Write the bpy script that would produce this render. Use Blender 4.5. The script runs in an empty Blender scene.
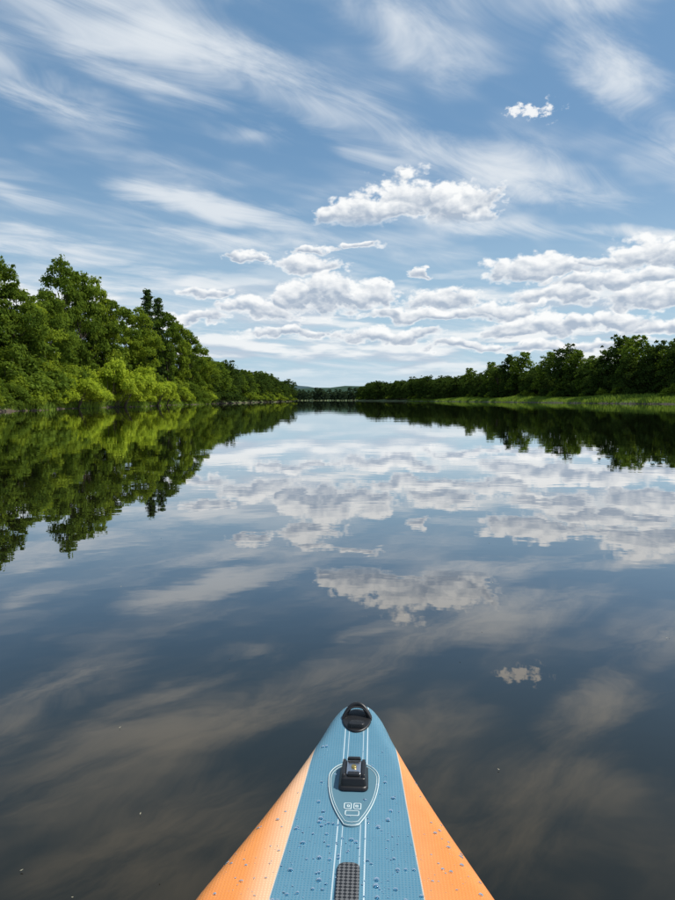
import bpy, math, random
import numpy as np
from mathutils import Vector
random.seed(4); rng=np.random.default_rng(11)
sc=bpy.context.scene
sc.view_settings.view_transform='Standard'; sc.view_settings.look='None'; sc.view_settings.exposure=0
F=700.0; PITCH=math.radians(4.1); CAMZ=1.2
SUN_AZ=78; SUN_EL=57

# ---------------------------------------------------------------- camera
cam=bpy.data.cameras.new("camera"); co=bpy.data.objects.new("camera",cam); sc.collection.objects.link(co)
cam.sensor_fit='VERTICAL'; cam.sensor_height=24; cam.lens=F/900*24; cam.clip_end=30000; cam.clip_start=0.05
co.location=(0,0,CAMZ); co.rotation_euler=(math.pi/2-PITCH,0,0); sc.camera=co

def px2ae(px,py):
    u=(px-337.5)/F; v=(450-py)/F
    x=u; y=math.cos(PITCH)+v*math.sin(PITCH); z=-math.sin(PITCH)+v*math.cos(PITCH)
    return math.degrees(math.atan2(x,y)), math.degrees(math.atan2(z,math.hypot(x,y)))

# ---------------------------------------------------------------- node helper
class NB:
    def __init__(s,nt): s.nt=nt; s.N=nt.nodes; s.L=nt.links
    def put(s,sock,v):
        if v is None: return
        if isinstance(v,bpy.types.NodeSocket): s.L.new(v,sock)
        else: sock.default_value=v
    def m(s,op,a,b=None,c=None,clamp=False):
        n=s.N.new('ShaderNodeMath'); n.operation=op; n.use_clamp=clamp
        s.put(n.inputs[0],a); s.put(n.inputs[1],b); s.put(n.inputs[2],c); return n.outputs[0]
    def vm(s,op,a,b=None,c=None):
        n=s.N.new('ShaderNodeVectorMath'); n.operation=op
        s.put(n.inputs[0],a); s.put(n.inputs[1],b)
        if c is not None: s.put(n.inputs[2],c)
        return n.outputs['Value'] if op in('LENGTH','DOT_PRODUCT') else n.outputs[0]
    def sep(s,v):
        n=s.N.new('ShaderNodeSeparateXYZ'); s.put(n.inputs[0],v); return n.outputs
    def comb(s,x,y,z):
        n=s.N.new('ShaderNodeCombineXYZ'); s.put(n.inputs[0],x); s.put(n.inputs[1],y); s.put(n.inputs[2],z); return n.outputs[0]
    def mapping(s,v,loc=(0,0,0),rot=(0,0,0),scale=(1,1,1),t='POINT'):
        n=s.N.new('ShaderNodeMapping'); n.vector_type=t; s.put(n.inputs[0],v)
        n.inputs[1].default_value=loc; n.inputs[2].default_value=rot; n.inputs[3].default_value=scale; return n.outputs[0]
    def noise(s,v,scale,detail=4,rough=.5,col=False,dist=0,dim='3D'):
        n=s.N.new('ShaderNodeTexNoise'); n.noise_dimensions=dim; s.put(n.inputs['Vector'],v); n.inputs['Scale'].default_value=scale
        n.inputs['Detail'].default_value=detail; n.inputs['Roughness'].default_value=rough; n.inputs['Distortion'].default_value=dist
        return n.outputs['Color'] if col else n.outputs['Fac']
    def ss(s,v,a,b,lo=0.,hi=1.,interp='SMOOTHSTEP'):
        n=s.N.new('ShaderNodeMapRange'); n.interpolation_type=interp; n.clamp=True
        s.put(n.inputs[0],v); n.inputs[1].default_value=a; n.inputs[2].default_value=b; n.inputs[3].default_value=lo; n.inputs[4].default_value=hi
        return n.outputs[0]
    def mix(s,f,a,b):
        n=s.N.new('ShaderNodeMix'); n.data_type='RGBA'
        s.put(n.inputs[0],f); 
        for i,v in((6,a),(7,b)):
            if not isinstance(v,bpy.types.NodeSocket): v=(v[0],v[1],v[2],1)
            s.put(n.inputs[i],v)
        return n.outputs[2]

# ---------------------------------------------------------------- sky
w=bpy.data.worlds.new("sky"); sc.world=w; w.use_nodes=True
try: w.cycles.sampling_method='NONE'
except Exception as e: print(e)
nt=w.node_tree; nt.nodes.clear(); B=NB(nt)
out=nt.nodes.new('ShaderNodeOutputWorld')
sky=nt.nodes.new('ShaderNodeTexSky'); sky.sky_type='NISHITA'; sky.sun_disc=False
sky.sun_elevation=math.radians(SUN_EL); sky.sun_rotation=math.radians(SUN_AZ); sky.air_density=1.0; sky.dust_density=0.6; sky.ozone_density=1.5
tc=nt.nodes.new('ShaderNodeTexCoord'); D=tc.outputs['Generated']
dx,dy,dz=B.sep(D)
az=B.m('MULTIPLY',B.m('ARCTAN2',dx,dy),57.29578); el=B.m('MULTIPLY',B.m('ARCSINE',dz),57.29578)
P=B.comb(az,el,0.0)
EPS=(1e-12,)*3
PL=B.m('ADD',B.m('MAXIMUM',dz,0.0),0.09)
fib0=B.mapping(B.comb(B.m('DIVIDE',dx,PL),B.m('DIVIDE',dy,PL),0.0),rot=(0,0,math.radians(-42)))
fib=B.vm('MULTIPLY',fib0,(0.33,1.3,1))
f1=B.noise(fib,1.1,4,.6,dist=.6,dim='2D')
f2=B.noise(B.vm('MULTIPLY_ADD',fib0,(.6,1.6,1),(7,3,0)),3.0,5,.66,dist=.5,dim='2D')
f3=B.noise(B.vm('MULTIPLY_ADD',fib0,(.9,1.5,1),(1,13,0)),1.5,3,.6,dim='2D')
veil0=B.ss(f1,.40,.80,0,.72)
f2s=B.ss(f2,.28,.68,.28,1.)
veilA=B.m('MULTIPLY',B.m('MAXIMUM',veil0,B.ss(f3,.44,.74,0,.45)),f2s)
base=B.mix(.5,sky.outputs[0],(1.5,3.5,5.9))
base=B.mix(B.ss(el,20,0,0,.75),base,(5.0,6.9,8.2))
hzF=B.ss(el,3.5,-.5,0,.7); HZ=(6.6,7.7,8.5); CIR=(7.7,8.2,8.7)
Pb=B.comb(az,B.m('MULTIPLY',el,1.6),0.0)

def cirrus(streaks):
    n=B.noise(Pb,.045,4,.6,dim='2D'); Pc=B.vm('ADD',B.vm('MULTIPLY',n,(9.0,-7.,0)),B.vm('SUBTRACT',P,(4.5,-3.5,0)))
    cir=None; Pk=Pc
    for i,((x0,y0),(x1,y1),hw,I) in enumerate(streaks):
        a0,e0=px2ae(x0,y0); a1,e1=px2ae(x1,y1)
        L=math.hypot(a1-a0,e1-e0)*.70; ang=math.atan2(e1-e0,a1-a0); W=hw/F*57.3*2.1
        if cir is not None and i%4==0: Pk=B.vm('MULTIPLY_ADD',cir,EPS,Pc)
        q=B.mapping(Pk,loc=((a0+a1)/2,(e0+e1)/2,0),rot=(0,0,ang),scale=(L,W,1),t='TEXTURE')
        v=B.m('MULTIPLY_ADD',B.vm('LENGTH',q),-I,I)
        cir=v if cir is None else B.m('MAXIMUM',cir,v)
    t=B.m('ADD',B.m('ADD',cir,B.m('MULTIPLY_ADD',f2,1.3,-.68)),B.m('MULTIPLY_ADD',f3,.9,-.45))
    a=B.m('MULTIPLY',B.ss(t,-.12,.95,0,.90),B.ss(cir,-.15,.30))
    return B.m('ADD',a,B.m('MULTIPLY',veilA,B.m('SUBTRACT',1.0,a)),clamp=True)
def cumulus(cum,dep):
    n=B.noise(Pb,.28,5,.6,dim='2D'); n2=B.noise(B.vm('ADD',Pb,(31,17,0)),.24,3,.55,dim='2D')
    Pw=B.vm('ADD',B.comb(B.m('MULTIPLY_ADD',n,4.2,-2.1),B.m('MULTIPLY_ADD',n2,2.2,-1.1),0.0),P)
    if dep is not None: Pw=B.vm('MULTIPLY_ADD',dep,EPS,Pw)
    bil=B.m('ABSOLUTE',B.m('MULTIPLY_ADD',B.noise(Pb,.44,4,.55,dim='2D'),2.,-1.))
    bil2=B.m('ABSOLUTE',B.m('MULTIPLY_ADD',B.noise(B.vm('ADD',Pb,(.28,.60,0)),.44,3,.5,dim='2D'),2.,-1.))
    dc=None; du=None; Pk=Pw
    for i,c in enumerate(cum):
        a,e=px2ae(c[0],c[1]); ha=c[2]/F*57.3*1.28; he=c[3]/F*57.3*1.38
        if dc is not None and i%4==0: Pk=B.vm('MULTIPLY_ADD',dc,EPS,Pw)
        q=B.vm('MULTIPLY_ADD',Pk,(1/ha,1/he,0),(-a/ha,-e/he,0))
        v=B.m('SUBTRACT',1.0,B.vm('LENGTH',q))
        vy=B.m('MULTIPLY_ADD',B.vm('DOT_PRODUCT',q,(0,1,0)),.9,.55)
        vc=B.m('MINIMUM',v,vy)
        uu=B.m('MULTIPLY',B.m('MAXIMUM',vc,0.0),vy)
        dc=vc if dc is None else B.m('MAXIMUM',dc,vc)
        du=uu if du is None else B.m('MAXIMUM',du,uu)
    d1=B.m('ADD',dc,B.m('MULTIPLY_ADD',bil,.80,-.17))
    A=B.m('MULTIPLY',B.ss(d1,-.02,.28),B.ss(dc,-.38,-.02))
    hin=B.m('DIVIDE',du,B.m('MAXIMUM',dc,.05))
    rel=B.m('MULTIPLY',B.m('SUBTRACT',bil2,bil),1.0)
    sh=B.m('ADD',B.m('MULTIPLY',B.ss(hin,1.15,.35),B.ss(d1,.06,.40)),rel,clamp=True)
    return B.m('MULTIPLY',A,.98),B.mix(sh,(9.8,9.9,9.9),(4.2,5.0,6.1))
def bgnode(c):
    n=nt.nodes.new('ShaderNodeBackground'); n.inputs[1].default_value=0.1; nt.links.new(c,n.inputs[0]); return n.outputs[0]
def mixsh(f,a,b_):
    n=nt.nodes.new('ShaderNodeMixShader'); nt.links.new(f,n.inputs[0]); nt.links.new(a,n.inputs[1]); nt.links.new(b_,n.inputs[2]); return n.outputs[0]
S_hi=[((10,-10),(300,88),20,.95),((230,72),(440,140),16,.8),((400,125),(620,205),15,.75),((540,5),(700,135),17,.8),((200,128),(310,150),8,.65),
 ((-30,66),(120,116),13,.75),((320,-10),(470,45),14,.45),((-40,-60),(200,20),22,.5),((60,-100),(420,-40),24,.5),((380,-60),(700,-10),20,.45),((-60,-190),(300,-120),30,.4),((300,-180),(640,-90),26,.4)]
S_mid=[((110,180),(300,228),10,1.15),((400,125),(620,205),15,.75),((-20,196),(70,222),10,.6),((-30,238),(150,268),11,.8),((585,234),(720,242),5,1.0),((540,5),(700,135),17,.8),((230,72),(440,140),16,.8),((400,208),(600,250),6,.45)]
S_low=[((-30,238),(150,268),11,.8),((585,234),(720,242),5,1.0),((110,284),(280,292),6,.7),((150,235),(330,256),6,.5),((110,180),(300,228),10,1.15),((400,208),(600,250),6,.45)]
cumA_=[(375,212,46,13),(410,205,34,25),(455,208,38,20),(343,213,28,9),(478,216,16,9)]
cumR=[(545,272,46,14),(600,262,30,8),(642,260,38,18),(690,262,34,15)]
cumT=[(312,251,20,5),(360,249,24,5),(245,256,20,4)]
cumL=[(308,268,30,12),(421,274,13,6),
 (293,300,24,17),(325,297,28,21),(368,300,24,16),(258,311,38,11),
 (440,303,40,13),(430,316,70,7),(620,284,64,11),(550,298,36,8),(660,298,46,9),
 (190,318,40,7),(290,334,50,7),(390,336,50,8),(530,328,46,12),(600,325,40,11),(670,328,44,10),(470,347,44,6),(570,349,54,7),(210,292,26,6),(500,312,36,8)]
# little detached wisp: sparse fractal inside one small patch
A=cirrus(S_hi)
a,e=px2ae(532,113); q=B.vm('MULTIPLY_ADD',P,(1/2.7,1/1.0,0),(-a/2.7,-e/1.0,0))
wn=B.noise(B.vm('MULTIPLY_ADD',A,EPS,Pb),.75,5,.68,dim='2D')
wA=B.m('MULTIPLY',B.ss(B.m('ADD',B.m('SUBTRACT',1.0,B.vm('LENGTH',q)),B.m('MULTIPLY_ADD',wn,3.4,-1.95)),.05,.75),B.ss(B.vm('LENGTH',q),1.35,.8))
sh_hi=bgnode(B.mix(wA,B.mix(A,base,CIR),(9.0,9.2,9.4)))
A2=cirrus(S_mid); cA,cC=cumulus(cumA_+cumR[2:]+cumT,A2)
sh_mid=bgnode(B.mix(cA,B.mix(A2,base,CIR),cC))
A3=cirrus(S_low); cA,cC=cumulus(cumR+cumT+cumL,A3)
lb=B.vm('MULTIPLY',B.vm('MULTIPLY_ADD',cA,EPS,D),(6,6,34))
b1=B.noise(lb,1.0,5,.55); b2=B.noise(B.vm('ADD',lb,(0.05,0,.40)),1.0,2,.5)
bmask=B.m('MULTIPLY',B.ss(el,.8,3.5),B.ss(el,12,6.5))
bA=B.m('MULTIPLY',B.m('MULTIPLY',B.ss(b1,.43,.57),bmask),.88)
bC=B.mix(B.ss(B.m('SUBTRACT',b2,b1),-.07,.08),(9.1,9.3,9.4),(5.0,5.9,7.0))
c=B.mix(A3,base,CIR); c=B.mix(bA,c,bC); c=B.mix(cA,c,cC); sh_low=bgnode(B.mix(hzF,c,HZ))
front=mixsh(B.ss(el,18.4,20.8),mixsh(B.ss(el,13.2,14.4),sh_low,sh_mid),sh_hi)
sh_out=bgnode(B.mix(hzF,B.mix(veil0,base,CIR),HZ))
zone=B.m('MULTIPLY',B.ss(B.m('ABSOLUTE',az),44,37),B.m('MULTIPLY',B.ss(el,44,39),B.m('GREATER_THAN',el,-.5)))
nt.links.new(mixsh(zone,sh_out,front),out.inputs[0])

sl=bpy.data.lights.new("sun","SUN"); sl.energy=5.0; sl.angle=math.radians(.53); sl.color=(1,.955,.87)
so=bpy.data.objects.new("sun",sl); sc.collection.objects.link(so)
sd=Vector((math.sin(math.radians(SUN_AZ))*math.cos(math.radians(SUN_EL)),math.cos(math.radians(SUN_AZ))*math.cos(math.radians(SUN_EL)),math.sin(math.radians(SUN_EL))))
so.rotation_euler=sd.to_track_quat('Z','Y').to_euler(); so.location=(20,20,40)

# ---------------------------------------------------------------- materials
def newmat(name):
    m=bpy.data.materials.new(name); m.use_nodes=True; m.node_tree.nodes.clear()
    b=NB(m.node_tree); o=m.node_tree.nodes.new('ShaderNodeOutputMaterial'); return m,b,o
def principled(name,col,rough=.5,metal=0,spec=.5,trans=0,ior=1.45):
    m,b,o=newmat(name); p=b.N.new('ShaderNodeBsdfPrincipled')
    p.inputs['Base Color'].default_value=(*col,1); p.inputs['Roughness'].default_value=rough; p.inputs['Metallic'].default_value=metal
    p.inputs['Specular IOR Level'].default_value=spec; p.inputs['Transmission Weight'].default_value=trans; p.inputs['IOR'].default_value=ior
    b.L.new(p.outputs[0],o.inputs[0]); return m,b,p
def foliage(name,dark,light,trans=.4):
    m,b,o=newmat(name)
    at=b.N.new('ShaderNodeAttribute'); at.attribute_name='rnd'
    oi=b.N.new('ShaderNodeObjectInfo'); t=b.N.new('ShaderNodeTexCoord')
    n=b.noise(t.outputs['Object'],.45,1,.6)
    f=b.m('ADD',b.m('MULTIPLY',at.outputs['Fac'],.45),b.m('ADD',b.m('MULTIPLY',oi.outputs['Random'],.45),b.m('MULTIPLY_ADD',n,.8,-.35)),clamp=True)
    c=b.mix(f,dark,light)
    d=b.N.new('ShaderNodeBsdfDiffuse'); b.L.new(c,d.inputs[0])
    tr=b.N.new('ShaderNodeBsdfTranslucent'); c2=b.mix(.5,c,(light[0]*1.6,light[1]*1.5,light[2]*.6)); b.L.new(c2,tr.inputs[0])
    mx=b.N.new('ShaderNodeMixShader'); mx.inputs[0].default_value=trans
    b.L.new(d.outputs[0],mx.inputs[1]); b.L.new(tr.outputs[0],mx.inputs[2]); b.L.new(mx.outputs[0],o.inputs[0]); return m
M_leafD=foliage("leaf_dark",(.036,.070,.012),(.145,.210,.028))
M_leafL=foliage("leaf_light",(.080,.130,.016),(.24,.31,.034))
M_willow=foliage("leaf_willow",(.19,.26,.022),(.38,.47,.05),.45)
M_needle=foliage("needles",(.030,.062,.020),(.08,.12,.03),.2)
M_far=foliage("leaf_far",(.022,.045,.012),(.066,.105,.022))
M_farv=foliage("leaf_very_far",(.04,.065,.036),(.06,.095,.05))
M_grass=foliage("grass_blades",(.11,.18,.025),(.22,.31,.06),.4)
M_bark,_,_=principled("bark",(.06,.045,.032),.9)

# ---------------------------------------------------------------- mesh helper
def mesh_quads(name,V,Q,mats,midx=None,rnd=None,smooth=False):
    me=bpy.data.meshes.new(name); V=np.asarray(V,np.float32); Q=np.asarray(Q,np.int32)
    me.vertices.add(len(V)); me.vertices.foreach_set('co',V.ravel())
    me.loops.add(Q.size); me.loops.foreach_set('vertex_index',Q.ravel())
    me.polygons.add(len(Q)); me.polygons.foreach_set('loop_start',np.arange(0,Q.size,4,dtype=np.int32))
    try: me.polygons.foreach_set('loop_total',np.full(len(Q),4,np.int32))
    except Exception: pass
    for m in mats: me.materials.append(m)
    if midx is not None: me.polygons.foreach_set('material_index',np.asarray(midx,np.int32))
    if smooth: me.polygons.foreach_set('use_smooth',np.ones(len(Q),bool))
    me.update(calc_edges=True)
    if rnd is not None:
        a=me.attributes.new('rnd','FLOAT','FACE'); a.data.foreach_set('value',np.asarray(rnd,np.float32))
    return me
def nrm(a): return a/np.maximum(np.linalg.norm(a,axis=1,keepdims=True),1e-6)
def leaves(centers,radii,counts,size,flat=.75):
    Ps=[];Ns=[]
    for c,r,n in zip(centers,radii,counts):
        d=nrm(rng.normal(size=(n,3))); d[:,2]=np.where(d[:,2]<-.35,-d[:,2]*.6,d[:,2])
        rr=r*(.45+.62*rng.random((n,1))**.55); 
        lump=1+.22*np.sin(d[:,:1]*5+c[0]*3)*np.sin(d[:,1:2]*5+c[1]*3)+.1*rng.normal(size=(n,1))
        p=d*rr*lump; p[:,2]*=flat; Ps.append(p+c); Ns.append(d)
    Pp=np.vstack(Ps); N=nrm(np.vstack(Ns)*.8+rng.normal(size=Pp.shape)*.6+np.array([0,0,.35]))
    T=nrm(np.cross(N,rng.normal(size=Pp.shape))); Bt=np.cross(N,T)
    s=size*(.55+.8*rng.random((len(Pp),1)))
    V=np.stack([Pp-T*s,Pp-Bt*s*.5+N*s*.1,Pp+T*s,Pp+Bt*s*.5+N*s*.1],1).reshape(-1,3)
    return V
def tube(p0,p1,r0,r1,k=7):
    p0=np.array(p0,float);p1=np.array(p1,float); d=(p1-p0)/max(np.linalg.norm(p1-p0),1e-6)
    a=np.cross(d,[0.3,1,.1]); a/=np.linalg.norm(a); b=np.cross(d,a)
    th=np.linspace(0,2*math.pi,k,endpoint=False); ring=np.cos(th)[:,None]*a+np.sin(th)[:,None]*b
    V=np.vstack([p0+ring*r0,p1+ring*r1]); Q=[[i,(i+1)%k,k+(i+1)%k,k+i] for i in range(k)]
    return V,Q
def build_tree(name,H,R,leafmat,nclump=34,per=380,size=.20,base=.12,shape='round',fat=1.0):
    Vs=[];Qs=[];off=0
    def add(V,Q):
        nonlocal off
        Vs.append(V); Qs.append(np.array(Q)+off); off+=len(V)
    tp=[np.array([0,0,-.6])]; n=6
    for i in range(1,n+1): tp.append(np.array([random.uniform(-.04,.04)*H*i/n,random.uniform(-.04,.04)*H*i/n,H*.86*i/n]))
    r0=H*.018
    for i in range(n): add(*tube(tp[i],tp[i+1],r0*(1-i/n)*1.0+.02,r0*(1-(i+1)/n)+.02,8))
    C=[];Rr=[]
    for k in range(nclump):
        t=(k+.5)/nclump; t=base+(1-base)*t
        if shape=='round': env=math.sin(math.pi*min(1,(t-base)/(1-base)*.86+.14))**.6
        elif shape=='poplar': env=math.sin(math.pi*min(1,(t-base)/(1-base)*.9+.08))**.8
        else: env=math.sin(math.pi*min(1,(t-base)/(1-base)*.7+.30))
        a=k*2.4+random.uniform(-.6,.6); rr=R*env*random.uniform(.35,1.05)
        z=t*H*.93; c=np.array([math.cos(a)*rr,math.sin(a)*rr,z+random.uniform(-.04,.04)*H])
        cr=fat*R*random.uniform(.20,.42)*(0.65+.35*env); c[2]=min(c[2],H-cr*.6)
        C.append(c); Rr.append(cr)
        j=min(n-1,int(max(0,(z*.75))/(H*.86)*n)); s=tp[j]; mid=(s+c)/2+np.array([0,0,-.03*H])
        add(*tube(s,mid,r0*.42*(1-t*.6),r0*.25*(1-t*.6),5)); add(*tube(mid,c,r0*.25*(1-t*.6),.015,5))
    for k in range(nclump*2):
        i=random.randrange(nclump); d=np.array([random.gauss(0,1),random.gauss(0,1),random.gauss(.4,.8)]); d/=np.linalg.norm(d)
        C.append(C[i]+d*Rr[i]*random.uniform(.8,1.25)); Rr.append(Rr[i]*random.uniform(.18,.42))
    nb=sum(len(q) for q in Qs)
    mr=np.mean(Rr[:nclump]); counts=[max(20,int(per*(r/mr)**2)) for r in Rr]
    LV=leaves(C,Rr,counts,size); nl=len(LV)//4
    Vs.append(LV); Qs.append(np.arange(off,off+nl*4).reshape(-1,4))
    mi=np.r_[np.zeros(nb),np.ones(nl)]; rn=np.r_[np.zeros(nb),rng.random(nl)]
    return mesh_quads(name,np.vstack(Vs),np.vstack(Qs),[M_bark,leafmat],mi,rn)
def build_shrub(name,H,R,mat,n=16,per=320,size=.15):
    Vs=[];Qs=[];off=0;C=[];Rr=[]
    for k in range(n):
        a=random.uniform(0,6.283); q=math.sqrt(random.random()); rr=R*q*.85
        zt=H*(1-.55*q*q)*random.uniform(.35,.92)
        c=np.array([math.cos(a)*rr,math.sin(a)*rr,zt]); C.append(c); Rr.append(R*random.uniform(.22,.40))
        V,Q=tube((c[0]*.15,c[1]*.15,-.5),c,.05,.015,5); Vs.append(V); Qs.append(np.array(Q)+off); off+=len(V)
    for k in range(n*2):
        i=random.randrange(n); d=np.array([random.gauss(0,1),random.gauss(0,1),random.gauss(.5,.8)]); d/=np.linalg.norm(d)
        C.append(C[i]+d*Rr[i]); Rr.append(Rr[i]*random.uniform(.2,.45))
    nb=sum(len(q) for q in Qs); mr=np.mean(Rr[:n]); counts=[max(15,int(per*(r/mr)**2)) for r in Rr]
    LV=leaves(C,Rr,counts,size,.85); nl=len(LV)//4; Vs.append(LV); Qs.append(np.arange(off,off+nl*4).reshape(-1,4))
    return mesh_quads(name,np.vstack(Vs),np.vstack(Qs),[M_bark,mat],np.r_[np.zeros(nb),np.ones(nl)],np.r_[np.zeros(nb),rng.random(nl)])
def build_spruce(name,H,R):
    Vs=[];Qs=[];off=0
    V,Q=tube((0,0,-.5),(0,0,H),H*.014,.02,8); Vs.append(V);Qs.append(np.array(Q));off+=len(V)
    C=[];Rr=[];z=H*.08
    while z<H*.985:
        r=R*(1-z/H)**.85+.15; k=max(4,int(r*5)); a0=random.random()*6
        for i in range(k):
            a=a0+i*6.283/k+random.uniform(-.3,.3); L=r*random.uniform(.5,1.2)
            e=np.array([math.cos(a)*L,math.sin(a)*L,z-.1*L+random.uniform(-.3,.3)])
            V,Q=tube((0,0,z),e,.03,.01,4); Vs.append(V);Qs.append(np.array(Q)+off);off+=len(V)
            for t in np.linspace(.3,1,max(2,int(L/.4))): C.append(np.array([e[0]*t,e[1]*t,e[2]])); Rr.append(.34+.25*(1-t)*r)
        z+=H*.028
    nb=sum(len(q) for q in Qs)
    LV=leaves(C,Rr,[16]*len(C),.19,1.0); nl=len(LV)//4; Vs.append(LV);Qs.append(np.arange(off,off+nl*4).reshape(-1,4))
    return mesh_quads(name,np.vstack(Vs),np.vstack(Qs),[M_bark,M_needle],np.r_[np.zeros(nb),np.ones(nl)],np.r_[np.zeros(nb),rng.random(nl)])

TH=15.0
tD=[build_tree("tree_a",TH,4.6,M_leafD,38,380),build_tree("tree_b",TH,3.8,M_leafD,34,360,shape='poplar'),build_tree("tree_c",TH,4.2,M_leafD,36,360)]
tL=[build_tree("tree_d",TH,4.4,M_leafL,38,380),build_tree("tree_e",TH,3.6,M_leafL,34,360,shape='poplar')]
shD=[build_shrub("shrub_a",4,2.6,M_leafL),build_shrub("shrub_b",4,3.0,M_leafD)]
shW=[build_shrub("shrub_c",4,3.0,M_willow,18,360,.14),build_shrub("shrub_d",4,2.6,M_willow,18,360,.14)]
spr=build_spruce("spruce_m",TH,2.3)
tF=[build_tree("far_a",15,4.6,M_far,34,110,.36,.05,fat=1.25),build_tree("far_b",15,4.0,M_far,32,110,.36,.05,'poplar',fat=1.25),build_tree("far_c",15,5.0,M_far,34,110,.36,.05,fat=1.25),build_tree("far_d",15,4.4,M_leafD,30,110,.36,.05,fat=1.25)]
shF=[build_shrub("far_sh",4,3.4,M_leafL,12,110,.3),build_shrub("far_sh2",4,3.4,M_far,12,110,.3)]
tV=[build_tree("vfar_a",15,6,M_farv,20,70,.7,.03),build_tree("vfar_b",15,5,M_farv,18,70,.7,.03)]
def place(name,me,x,y,z,H,wid=1.,H0=15.,parent=None):
    o=bpy.data.objects.new(name,me); sc.collection.objects.link(o)
    o.location=(x,y,z); s=H/H0; o.scale=(s*wid,s*wid,s); o.rotation_euler=(0,0,random.uniform(0,6.28))
    if parent: o.parent=parent
    return o

# ---------------------------------------------------------------- banks
yl=[-400,0,60,120,200,300,400,520,640,760,1000]; xl=[-44,-38,-34.5,-35.5,-37,-37,-36,-34,-60,-120,-300]
yr=[-400,0,120,190,300,420,560,700,830,900,1000]; xr=[120,108,96,90,86,80,70,52,30,24,40]
def XL(y): return float(np.interp(y,yl,xl))+1.2*math.sin(y*.11)+.7*math.sin(y*.31+1)
def XR(y): return float(np.interp(y,yr,xr))+1.6*math.sin(y*.07)+.8*math.sin(y*.23)
ys=np.unique(np.r_[-9000,-3000,-1200,-600,np.arange(-400,700,5.),np.arange(700,1100,15.),1180,1300,1600,2200,3500,6000,12000])
offL=[-9000,-3000,-900,-300,-120,-60,-30,-14,-7,-3.5,-1.4,-.5,0,.8,3,8]; hL=[6,6,5,4,3.2,2.8,2.5,2.1,1.7,1.2,.75,.38,-.03,-.4,-1.2,-2.2]
V=[];cols=0
for y in ys:
    a=XL(min(max(y,-400),1000)); b=XR(min(max(y,-400),1000)); row=[]
    fill=min(1,max(0,(y-1080)/30))
    for o_,h_ in zip(offL,hL): row.append((a+o_,y,h_))
    row.append(((a+b)/2,y,-3))
    for o_,h_ in zip(offL[::-1],hL[::-1]): row.append((b-o_*1.0,y,h_))
    for i,(x,yy,z) in enumerate(row):
        z=z*(1-fill)+max(z,1.2)*fill
        if z>.3: z+=.25*math.sin(x*.4+yy*.13)*math.sin(yy*.21)
        V.append((x,yy,z))
    cols=len(row)
Q=[[r*cols+c,r*cols+c+1,(r+1)*cols+c+1,(r+1)*cols+c] for r in range(len(ys)-1) for c in range(cols-1)]
gm,b,p=principled("ground_soil_grass",(.05,.07,.02),.95)
t=b.N.new('ShaderNodeTexCoord'); n1=b.noise(t.outputs['Object'],.35,6,.6); n2=b.noise(t.outputs['Object'],3,5,.6)
z=b.sep(t.outputs['Object'])[2]
g=b.mix(n2,b.mix(n1,(.05,.09,.018),(.12,.18,.035)),(.09,.12,.03))
b.L.new(b.mix(b.ss(b.m('ADD',z,b.m('MULTIPLY',n1,.5)),.35,.75),(.07,.052,.036),g),p.inputs['Base Color'])
go=bpy.data.objects.new("ground",mesh_quads("ground",V,Q,[gm],smooth=True)); sc.collection.objects.link(go)

# water
wm,b,o=newmat("river_water")
t=b.N.new('ShaderNodeTexCoord'); ob=t.outputs['Object']
w1=b.noise(b.mapping(ob,scale=(.6,1.0,1)),.8,3,.5,dist=.4,dim='2D'); w2=b.noise(b.mapping(ob,scale=(.7,1,1)),5.0,2,.5,dim='2D'); w3=b.noise(ob,.12,2,.5,dim='2D')
hgt=b.m('ADD',b.m('MULTIPLY',w1,.0016),b.m('ADD',b.m('MULTIPLY',w2,.00025),b.m('MULTIPLY',w3,.007)))
bp=b.N.new('ShaderNodeBump'); bp.inputs['Strength'].default_value=1; bp.inputs['Distance'].default_value=1.0; b.L.new(hgt,bp.inputs['Height'])
fr=b.N.new('ShaderNodeFresnel'); fr.inputs[0].default_value=1.42; b.L.new(bp.outputs[0],fr.inputs['Normal'])
fac=b.ss(b.m('POWER',fr.outputs[0],.66),.065,.76,0,.93,'LINEAR')
gl=b.N.new('ShaderNodeBsdfGlossy'); gl.inputs['Roughness'].default_value=.0; b.L.new(bp.outputs[0],gl.inputs['Normal'])
b.L.new(b.mix(b.ss(fac,.06,.48),(.88,.74,.56),(1,1,1)),gl.inputs[0])
df=b.N.new('ShaderNodeBsdfDiffuse'); df.inputs[0].default_value=(.0068,.0060,.0038,1)
mx=b.N.new('ShaderNodeMixShader'); b.L.new(fac,mx.inputs[0]); b.L.new(df.outputs[0],mx.inputs[1]); b.L.new(gl.outputs[0],mx.inputs[2]); b.L.new(mx.outputs[0],o.inputs[0])
wv=[(-9000,-9000,0),(9000,-9000,0),(9000,12000,0),(-9000,12000,0)]
wo=bpy.data.objects.new("river_water",mesh_quads("river_water",wv,[[0,1,2,3]],[wm])); sc.collection.objects.link(wo)

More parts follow.
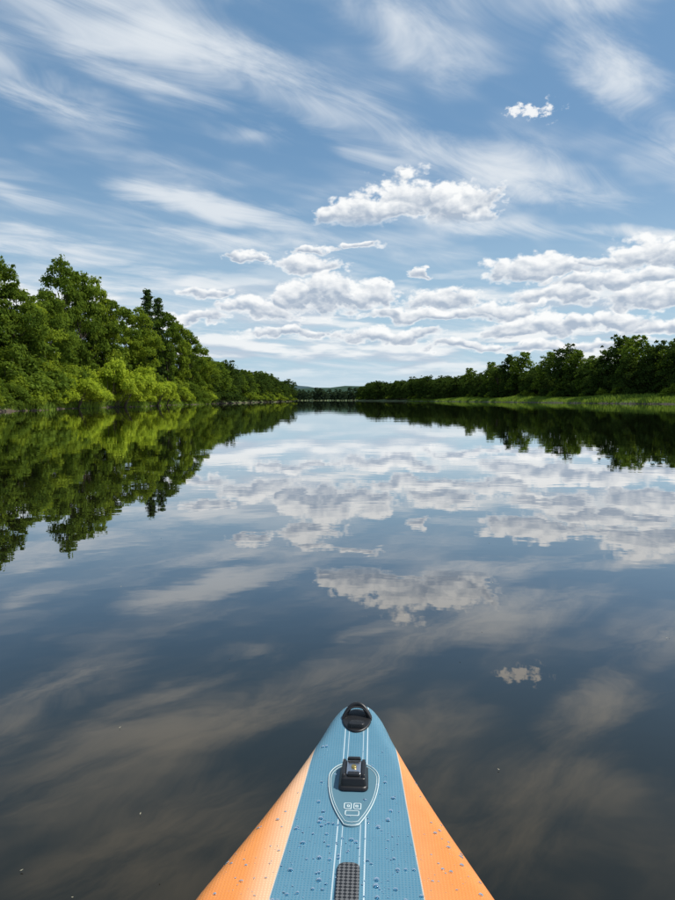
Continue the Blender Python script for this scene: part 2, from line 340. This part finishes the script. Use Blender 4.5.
def bearing(px,extra=0): 
    d=(39+extra)*700/(337.5-px); return -(39+extra),d
for px,top,ex,me in [(-95,270,3,tD[0]),(-62,262,2,tL[0]),(-32,258,3,tD[2]),(-4,262,2,tD[0]),(16,284,1,tD[1]),(34,302,1,tL[1]),(48,292,3,tD[2]),(66,268,5,tD[0]),(82,272,4,tD[2]),(99,286,3,tL[0]),
    (112,300,1,tD[1]),(126,308,2,tL[1]),(140,314,0,tL[0]),(168,312,1,tD[1]),(180,322,1,tL[1]),(190,336,1,tD[0]),(199,348,1,tL[0]),(207,357,1,tD[2])]:
    x,d=bearing(px,ex); H=(400-top)/700*d+.8
    place("deciduous_tree",me,x,d,1.0,H*1.02,random.uniform(.85,1.05)*min(1.25,15/H*1.0))
for px,top,ex in [(150,294,5),(160,302,6)]:
    x,d=bearing(px,ex); place("spruce_tree",spr,x,d,1.2,(400-top)/700*d+.4,1.15)
y=20
while y<215:
    H=random.uniform(2.4,4.8); willow=(90<y<140 and random.random()<.85) or random.random()<.4
    me=random.choice(shW if willow else shD)
    place("riverside_shrub",me,XL(y)-1.3-random.uniform(0,1.2),y,.1,H*(1.2 if 96<y<132 else 1),1.1,4.); 
    if random.random()<.85: place("riverside_shrub",random.choice(shD),XL(y)-4.5,y+1,.9,H*1.5,1.0,4.)
    y+=random.uniform(2.4,3.6)
for px,ex,H in [(60,0,6.0),(96,0,8.0),(108,-1,8.2),(120,-1,8.0),(132,-1,7.6),(144,-1,6.8),(155,-1,6.0)]:
    x,d=bearing(px,ex); place("willow_shrub",random.choice(shW),x+2.2,d,.3,H,.72,4.)
def mass(name):
    e=bpy.data.objects.new(name,None); sc.collection.objects.link(e); return e
wl=mass("distant_woodland")
for i in range(34):
    yy=random.uniform(10,230); place("tree",random.choice(tF),XL(yy)-random.uniform(12,30),yy,1.8,random.uniform(9,12),1.15,parent=wl)
for i in range(28):
    yy=random.uniform(-160,55); place("tree",random.choice(tF),XL(yy)-random.uniform(4,22),yy,1.2,random.uniform(11,16),1.1,parent=wl)
rl=mass("distant_tree_row")
y=212
while y<560:
    hh=13 if y<330 else 15
    place("tree",random.choice(tF),XL(y)-random.uniform(2,6),y,.6,hh*random.uniform(.75,1.15),1.1,parent=rl)
    place("tree",random.choice(tF),XL(y)-random.uniform(9,22),y,1.5,hh*random.uniform(.8,1.15),1.2,parent=rl)
    if random.random()<.8: place("shrub",random.choice(shF),XL(y)-1,y+2,.1,random.uniform(3,5.5),1.2,4.,parent=rl)
    y+=random.uniform(4.5,8)
y=-100
while y<900:
    hh=float(np.interp(y,[0,200,300,420,600,900],[14,14,15.5,17,19,19]))
    setb=13 if y<520 else 5
    place("tree",random.choice(tF[:3]),XR(y)+setb+random.uniform(0,5),y,1.8,hh*random.uniform(.6,1.1),1.1,parent=rl)
    place("tree",random.choice(tF),XR(y)+setb+random.uniform(8,24),y,2,hh*random.uniform(.65,1.1),1.1,parent=rl)
    if random.random()<.6: place("shrub",random.choice(shF),XR(y)+setb-2.5+random.uniform(-1,2),y,1.6,random.uniform(2.5,4.5),1.1,4.,parent=rl)
    y+=random.uniform(4.5,8.5)
for px,top in [(612,346),(622,336),(634,336),(650,346),(662,343),(676,338),(690,336),(706,340),(720,334),(590,356),(575,350),(562,346),(548,352),(522,352),(508,354),(470,368),(492,362)]:
    d=150.
    for _ in range(30): d=(XR(d)+17)*700/(px-337.5)
    place("tree",random.choice(tF),XR(d)+17,d,2,(400-top)/700*d-.2,.95,parent=rl)
fl=mass("far_shore_trees")
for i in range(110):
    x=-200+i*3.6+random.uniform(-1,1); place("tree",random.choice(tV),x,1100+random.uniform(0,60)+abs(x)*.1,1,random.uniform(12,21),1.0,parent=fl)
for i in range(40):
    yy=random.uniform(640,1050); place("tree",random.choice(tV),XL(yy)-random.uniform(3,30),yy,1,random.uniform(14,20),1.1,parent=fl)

def grass(name,fx,y0,y1,n,h):
    yy=rng.uniform(y0,y1,n)
    X=np.array([fx(a,q) for a,q in zip(yy,rng.random(n))]); 
    off=X[:,1]; Z=np.interp(off,[0,.5,1.4,3.5,7,14],[0,.38,.75,1.2,1.7,2.1])-.1
    P0=np.stack([X[:,0],yy,Z],1); a=rng.uniform(0,6.28,n); T=np.stack([np.cos(a),np.sin(a),0*a],1)
    patch=(.6+.8*(np.sin(yy*.19+off*.5)*.5+.5)*(np.sin(yy*.053+2)*.5+.5))
    hh=(h*(.5+rng.random(n))*patch)[:,None]; lean=np.stack([rng.normal(0,.3,n),rng.normal(0,.3,n),np.ones(n)],1)*hh
    ww=.15
    V=np.stack([P0-T*ww,P0+T*ww,P0+lean+T*.03,P0+lean-T*.03],1).reshape(-1,3)
    o=bpy.data.objects.new(name,mesh_quads(name,V,np.arange(4*n).reshape(-1,4),[M_grass],rnd=rng.random(n)*patch*.8)); sc.collection.objects.link(o)
def fr_(y,q): o=.2+q*12; return (XR(y)+o,o)
def fl_(y,q): o=.1+q*2.0; return (XL(y)-o,o)
grass("bank_grass",fr_,100,620,52000,.95)
grass("bank_grass",fl_,20,220,12000,.7)

def hill(name,y0,hs,base,col):
    V=[];n=160;xs=np.linspace(-5000,5000,n)
    prof=[hs*(.45+.3*math.sin(x*.0011+base)+.18*math.sin(x*.0032+1+base)+.05*math.sin(x*.013)+.02*math.sin(x*.05)) for x in xs]
    for k,(dy,f) in enumerate([(0,0),(120,.35),(350,.75),(650,1),(1200,.8),(2000,0)]):
        for x,pz in zip(xs,prof): V.append((x,y0+dy,max(.5,pz*f+random.uniform(-1.2,1.2)*(f>.3))))
    Q=[[r*n+c,r*n+c+1,(r+1)*n+c+1,(r+1)*n+c] for r in range(5) for c in range(n-1)]
    m,b,p=principled(name+"_forest_haze",col,1,spec=0); t=b.N.new('ShaderNodeTexCoord')
    nn=b.noise(t.outputs['Object'],.02,6,.7); b.L.new(b.mix(nn,tuple(c*.75 for c in col),tuple(c*1.3 for c in col)),p.inputs['Base Color'])
    o=bpy.data.objects.new(name,mesh_quads(name,V,Q,[m],smooth=True)); sc.collection.objects.link(o)
hill("hill",2300,70,.6,(.035,.062,.045)); hill("hill",4600,120,2.2,(.05,.08,.09))  # distance haze painted into the forest colours as a bluish tint

# ---------------------------------------------------------------- paddleboard
pb=bpy.data.objects.new("paddleboard",None); sc.collection.objects.link(pb)
pb.location=(.071,2.37,0); pb.rotation_euler=(0,0,math.radians(-3.2))
def child(name,me):
    o=bpy.data.objects.new(name,me); sc.collection.objects.link(o); o.parent=pb; return o
sW=[0,.006,.02,.04,.07,.1,.15,.2,.3,.4,.51,.7,.88,1.1,1.4,1.8,2.3,2.7,3.0,3.15,3.2]; wW=[.012,.03,.053,.071,.087,.098,.112,.127,.160,.193,.230,.295,.355,.392,.41,.41,.40,.36,.28,.19,.10]
def Wd(s): return float(np.interp(s,sW,wW))
def Wsm(s):
    return sum(Wd(max(0,s+d)) for d in(-.02,0,.02))/3 if s>.05 else Wd(s)
def Tk(s): 
    q=min(1,s/.06); return .115*math.sqrt(max(.04,1-(1-q)**2))
def Zc(s): return .10-.0575+.065*max(0,1-s/.75)**2
def Ztop(s,x):
    W=Wsm(s); T=Tk(s); r=min(T/2,W*.8); a=abs(x)-(W-r)
    z=T/2 if a<=0 else T/2*math.sqrt(max(0,1-(a/r)**2))
    return Zc(s)+z-.006*(x/max(W,.05))**2
ss_=np.unique(np.r_[0,.002,.005,.009,.014,.02,.027,.035,.045,.055,.07,np.arange(.09,3.2,.03),3.2]); V=[];UV=[];K=0
for s in ss_:
    W=Wsm(s);T=Tk(s);r=min(T/2,W*.8); pts=[]
    for x in np.linspace(-(W-r),(W-r),17): pts.append((x,T/2))
    for th in np.linspace(0,math.pi,17)[1:-1]: pts.append((W-r+r*math.sin(th),T/2*math.cos(th)))
    for x in np.linspace(W-r,-(W-r),9): pts.append((x,-T/2))
    for th in np.linspace(math.pi,2*math.pi,17)[1:-1]: pts.append((-(W-r)+r*math.sin(th),T/2*math.cos(th)))
    K=len(pts)
    for x,z in pts: V.append((x,-s,Zc(s)+z-.006*(x/max(W,.05))**2)); UV.append((x,s))
Q=[[r*K+c,(r+1)*K+c,(r+1)*K+(c+1)%K,r*K+(c+1)%K] for r in range(len(ss_)-1) for c in range(K)]
bm_,b,p=principled("board_skin",(.5,.5,.5),.38)
t=b.N.new('ShaderNodeUVMap'); t.uv_map='UVMap'; uu,vv,_=b.sep(t.outputs[0]); au=b.m('ABSOLUTE',uu)
bw=b.ss(vv,.2,.9,.1235,.172,'LINEAR')
blue=b.m('LESS_THAN',au,bw); 
lines=None
for c0,hw in((-.035,.0016),(-.022,.0009),(.024,.0009),(.037,.0016)):
    l=b.m('LESS_THAN',b.m('ABSOLUTE',b.m('SUBTRACT',uu,c0)),hw); lines=l if lines is None else b.m('MAXIMUM',lines,l)
edge=b.m('LESS_THAN',b.m('ABSOLUTE',b.m('SUBTRACT',au,bw)),.0016)
vo=b.N.new('ShaderNodeTexVoronoi'); b.L.new(t.outputs[0],vo.inputs[0]); vo.inputs['Scale'].default_value=130; vo.inputs['Randomness'].default_value=.1
dots=b.ss(vo.outputs['Distance'],.15,.42)
nz=b.noise(t.outputs[0],9,5,.6)
bluec=b.mix(nz,(.045,.17,.255),(.075,.225,.32)); orc=b.mix(nz,(.70,.215,.035),(.80,.285,.06))
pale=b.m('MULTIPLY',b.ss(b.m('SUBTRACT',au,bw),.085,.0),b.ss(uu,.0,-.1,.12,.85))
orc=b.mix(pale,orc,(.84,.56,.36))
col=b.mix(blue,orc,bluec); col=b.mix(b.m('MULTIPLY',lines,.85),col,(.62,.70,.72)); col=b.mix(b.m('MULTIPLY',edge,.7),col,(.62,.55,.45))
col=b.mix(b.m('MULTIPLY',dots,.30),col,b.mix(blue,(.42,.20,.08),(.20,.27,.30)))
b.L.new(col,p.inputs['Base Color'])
bp=b.N.new('ShaderNodeBump'); bp.inputs['Strength'].default_value=.45; bp.inputs['Distance'].default_value=.0009; b.L.new(b.m('ADD',dots,b.noise(t.outputs[0],60,3,.6)),bp.inputs['Height']); b.L.new(bp.outputs[0],p.inputs['Normal'])
b.L.new(b.ss(nz,.3,.7,.28,.44),p.inputs['Roughness'])
me=mesh_quads("hull",V,Q,[bm_],smooth=True); uvl=me.uv_layers.new(name='UVMap')
vi=np.empty(len(me.loops),np.int32); me.loops.foreach_get('vertex_index',vi); uvl.data.foreach_set('uv',np.asarray(UV,np.float32)[vi].ravel())
child("hull",me)
me=bpy.data.meshes.new("tail"); n0=(len(ss_)-1)*K; me.from_pydata([V[n0+i] for i in range(K)],[],[list(range(K))]); me.materials.append(bm_); child("tail",me)

M_black,_,_=principled("black_plastic",(.012,.012,.013),.38)
M_web,_,_=principled("black_webbing",(.018,.018,.02),.75)
M_metal,_,_=principled("steel",(.55,.55,.56),.3,1)
M_brass,_,_=principled("brass",(.75,.5,.16),.3,1)
M_pvc,_,_=principled("pvc_patch",(.085,.18,.23),.45)
M_white,_,_=principled("white_print",(.60,.68,.68),.5)

def polypatch(name,outl,center,lift,mat,edge=.002):
    V=[];Q=[];n=len(outl); R=[1.0,1.0,.9,.7,.45,.2,.02]
    for k,f in enumerate(R):
        for x,s in outl:
            X=center[0]+(x-center[0])*f; S=center[1]+(s-center[1])*f
            V.append((X,-S,Ztop(S,X)+(-.001 if k==0 else lift)))
    for k in range(len(R)-1):
        for i in range(n): Q.append([k*n+i,k*n+(i+1)%n,(k+1)*n+(i+1)%n,(k+1)*n+i])
    me=mesh_quads(name,V,Q,[mat],smooth=False); child(name,me)
def path_tube(name,pts,rad,mat,closed=True,k=6):
    V=[];Q=[];n=len(pts)
    for i,pnt in enumerate(pts):
        a=Vector(pts[(i-1)%n] if closed or i>0 else pts[i]); c=Vector(pts[(i+1)%n] if closed or i<n-1 else pts[i]); d=(c-a).normalized()
        u=d.cross(Vector((0,0,1))); u=u.normalized() if u.length>1e-4 else Vector((1,0,0)); v=u.cross(d)
        for j in range(k):
            th=j*2*math.pi/k; V.append(tuple(Vector(pnt)+(u*math.cos(th)+v*math.sin(th))*rad))
    for i in range(n if closed else n-1):
        for j in range(k): Q.append([i*k+j,i*k+(j+1)%k,((i+1)%n)*k+(j+1)%k,((i+1)%n)*k+j])
    child(name,mesh_quads(name,V,Q,[mat],smooth=True))
def shield(sc_=1.0):
    o=[]; cx,cs,r=0,.425,.073
    for a in np.linspace(180,0,19): o.append((r*math.cos(math.radians(a)),cs-r*math.sin(math.radians(a))))
    p0,p1,p2=np.array([r,cs]),np.array([r*.98,.535]),np.array([.024,.628])
    for q in np.linspace(.1,1,9): v=(1-q)**2*p0+2*q*(1-q)*p1+q*q*p2; o.append(tuple(v))
    for a in np.linspace(60,120,5)[0:]: o.append((.040*math.cos(math.radians(a)),.603+.040*math.sin(math.radians(a))*.98))
    for q in np.linspace(1,.1,9): v=(1-q)**2*p0+2*q*(1-q)*p1+q*q*p2; o.append((-v[0],v[1]))
    c=np.array([0,.47]); return [tuple(c+(np.array(pp)-c)*sc_) for pp in o]
polypatch("shield_patch",shield(),(0,.47),.003,M_pvc)
for sc_,rd in((.985,.0013),(.90,.0008)):
    path_tube("patch_outline",[(x,-s,Ztop(s,x)+.0035) for x,s in shield(sc_)],rd,M_white)
def rrect(cx,cs,hw,hs,r,n=4):
    o=[]
    for qx,qs,a0 in((1,1,0),(-1,1,90),(-1,-1,180),(1,-1,270)):
        for k in range(n+1):
            a=math.radians(a0+90*k/n); o.append((cx+qx*(hw-r)+r*math.cos(a),cs+qs*(hs-r)+r*math.sin(a)))
    return o
def printed(cx,cs,hw,hs,r,rad=.0011): path_tube("logo_line",[(x,-s,Ztop(s,x)+.0035) for x,s in rrect(cx,cs,hw,hs,r)],rad,M_white,k=5)
printed(-.0125,.558,.0095,.012,.003,.0014); printed(.0135,.558,.0095,.012,.003,.0014); printed(0,.588,.018,.010,.004,.0014); printed(-.011,.558,.0028,.0035,.001,.0014); printed(.012,.558,.0028,.0035,.001,.0014)

def solid(name,cx,cs,hw,hs,z0,z1,mat,r=.006,taper=1.0,bev=.003,tilt=0):
    o=rrect(0,0,hw,hs,r,5); n=len(o); V=[];Q=[]
    zb=Ztop(cs,cx)
    prof=[(1,z0),(taper+(1-taper)*.15,z1-bev),(taper-bev/hw*.35,z1-bev*.3),(taper-bev/hw,z1),(.5*taper,z1),(.01,z1)]
    for f,z in prof:
        for x,s in o: V.append((cx+x*f,-(cs+s*f),zb+z+tilt*s*f))
    for k in range(len(prof)-1):
        for i in range(n): Q.append([k*n+i,k*n+(i+1)%n,(k+1)*n+(i+1)%n,(k+1)*n+i])
    child(name,mesh_quads(name,V,Q,[mat]))
ms=.43
solid("mount_base",0,ms,.042,.064,.002,.010,M_black,.016,.95)
solid("mount_body",0,ms,.037,.055,.009,.030,M_black,.009,.92)
for sx in(-1,1): solid("mount_cheek",sx*.028,ms,.0050,.046,.029,.038,M_black,.003,.92,.001)
solid("mount_plate",0,ms-.004,.021,.038,.0295,.034,M_metal,.004,.97,.001)
solid("mount_latch",0,ms+.032,.018,.009,.0335,.039,M_black,.003,.9,.001)
solid("mount_latch_front",0,ms-.041,.020,.006,.0335,.040,M_black,.003,.9,.001)
solid("mount_screw",0,ms-.004,.0075,.0085,.0338,.038,M_brass,.0062,.92,.001)
polypatch("nose_handle_base",[(.047*math.sin(a)*(1+.16*math.cos(a) if math.cos(a)<0 else 1),.135-.062*math.cos(a)) for a in np.linspace(0,2*math.pi,36,endpoint=False)],(0,.135),.005,M_black)
def strap(name,s0,s1,hw,rise,th,mat,bow=.0):
    V=[];Q=[];n=21
    for i in range(n):
        q=-1+2*i/(n-1); x=hw*q; z=rise*(1-abs(q)**2.6)
        sm=bow*(1-q*q)
        for s_,dz in((s0-sm,0),(s1-sm,0),(s1-sm,th),(s0-sm,th)): V.append((x*(1 if dz==0 else 1.05),-s_,Ztop(.13,0)-.002+z+dz))
    for i in range(n-1):
        for j in range(4): Q.append([i*4+j,i*4+(j+1)%4,(i+1)*4+(j+1)%4,(i+1)*4+j])
    child(name,mesh_quads(name,V,Q,[mat]))
strap("nose_handle_strap",.098,.128,.047,.034,.004,M_web,.022)
path_tube("nose_handle_grip",[(.044*q,-(.118-.026*(1-q*q)),Ztop(.13,0)+.001+.038*(1-abs(q)**2.4)) for q in np.linspace(-1,1,23)],.0075,M_black,closed=False,k=10)
solid("nose_handle_block",0,.165,.028,.016,.003,.016,M_black,.01,.9)
cm,b,p=principled("carbon_weave",(.03,.03,.03),.4); t=b.N.new('ShaderNodeTexCoord')
ck=b.N.new('ShaderNodeTexChecker'); b.L.new(b.mapping(t.outputs['Object'],rot=(0,0,.785)),ck.inputs[0]); ck.inputs['Scale'].default_value=130
ck.inputs[1].default_value=(.012,.012,.013,1); ck.inputs[2].default_value=(.12,.12,.12,1); b.L.new(ck.outputs[0],p.inputs['Base Color'])
polypatch("woven_grip_pad",rrect(0,.87,.026,.085,.018,5),(0,.87),.006,cm)
dmB,_,_=principled("droplet_water",(.22,.45,.60),.03,trans=.95,ior=1.33,spec=.5)
dmO,_,_=principled("droplet_water_clear",(.80,.70,.62),.03,trans=.95,ior=1.33,spec=.5)
V=[];Q=[];MI=[];off=0;KK=10
cnt=0
while cnt<900:
    s=.22+1.05*random.random()**.55 if random.random()<.92 else random.uniform(.05,1.4)
    W=Wsm(s); x=random.uniform(-.93,.93)*W
    bwid=float(np.interp(s,[.2,.9],[.1235,.172])); onor=abs(x)>bwid-.004
    if onor and random.random()<.55: continue
    if s<.6 and random.random()<.5: continue
    if abs(x)<.05 and abs(s-.425)<.07: continue
    r=.0012+.0066*random.random()**2.7
    if onor: r*=.75
    e=random.uniform(.8,1.25)
    for f,h in((1,0),(.93,.20),(.72,.36),(.40,.45),(.03,.48)):
        for j in range(KK):
            a=j*2*math.pi/KK; X=x+math.cos(a)*r*f; S=s+math.sin(a)*r*f*e; V.append((X,-S,Ztop(S,X)+.0004+h*r))
    for k in range(4):
        for j in range(KK): Q.append([off+k*KK+j,off+k*KK+(j+1)%KK,off+(k+1)*KK+(j+1)%KK,off+(k+1)*KK+j]); MI.append(1 if onor else 0)
    off+=5*KK; cnt+=1
child("water_droplets",mesh_quads("water_droplets",V,Q,[dmB,dmO],midx=MI,smooth=True))

n=70; V=[]
for i in range(n):
    y=1.6+random.random()**1.6*16; x=random.uniform(-.6,.6)*y
    if abs(x-.05)<.45 and y<2.6: continue
    r=random.uniform(.0015,.004)*(1+y*.1); a=random.uniform(0,6.28); c,s=math.cos(a)*r,math.sin(a)*r
    V+=[(x-c,y-s,.004),(x+s*.5,y-c*.5,.005),(x+c,y+s,.007),(x-s*.5,y+c*.5,.005)]
fm,_,_=principled("leaf_litter",(.35,.32,.22),.7)
o=bpy.data.objects.new("floating_leaf_litter",mesh_quads("fl",V,np.arange(len(V)).reshape(-1,4),[fm])); sc.collection.objects.link(o)
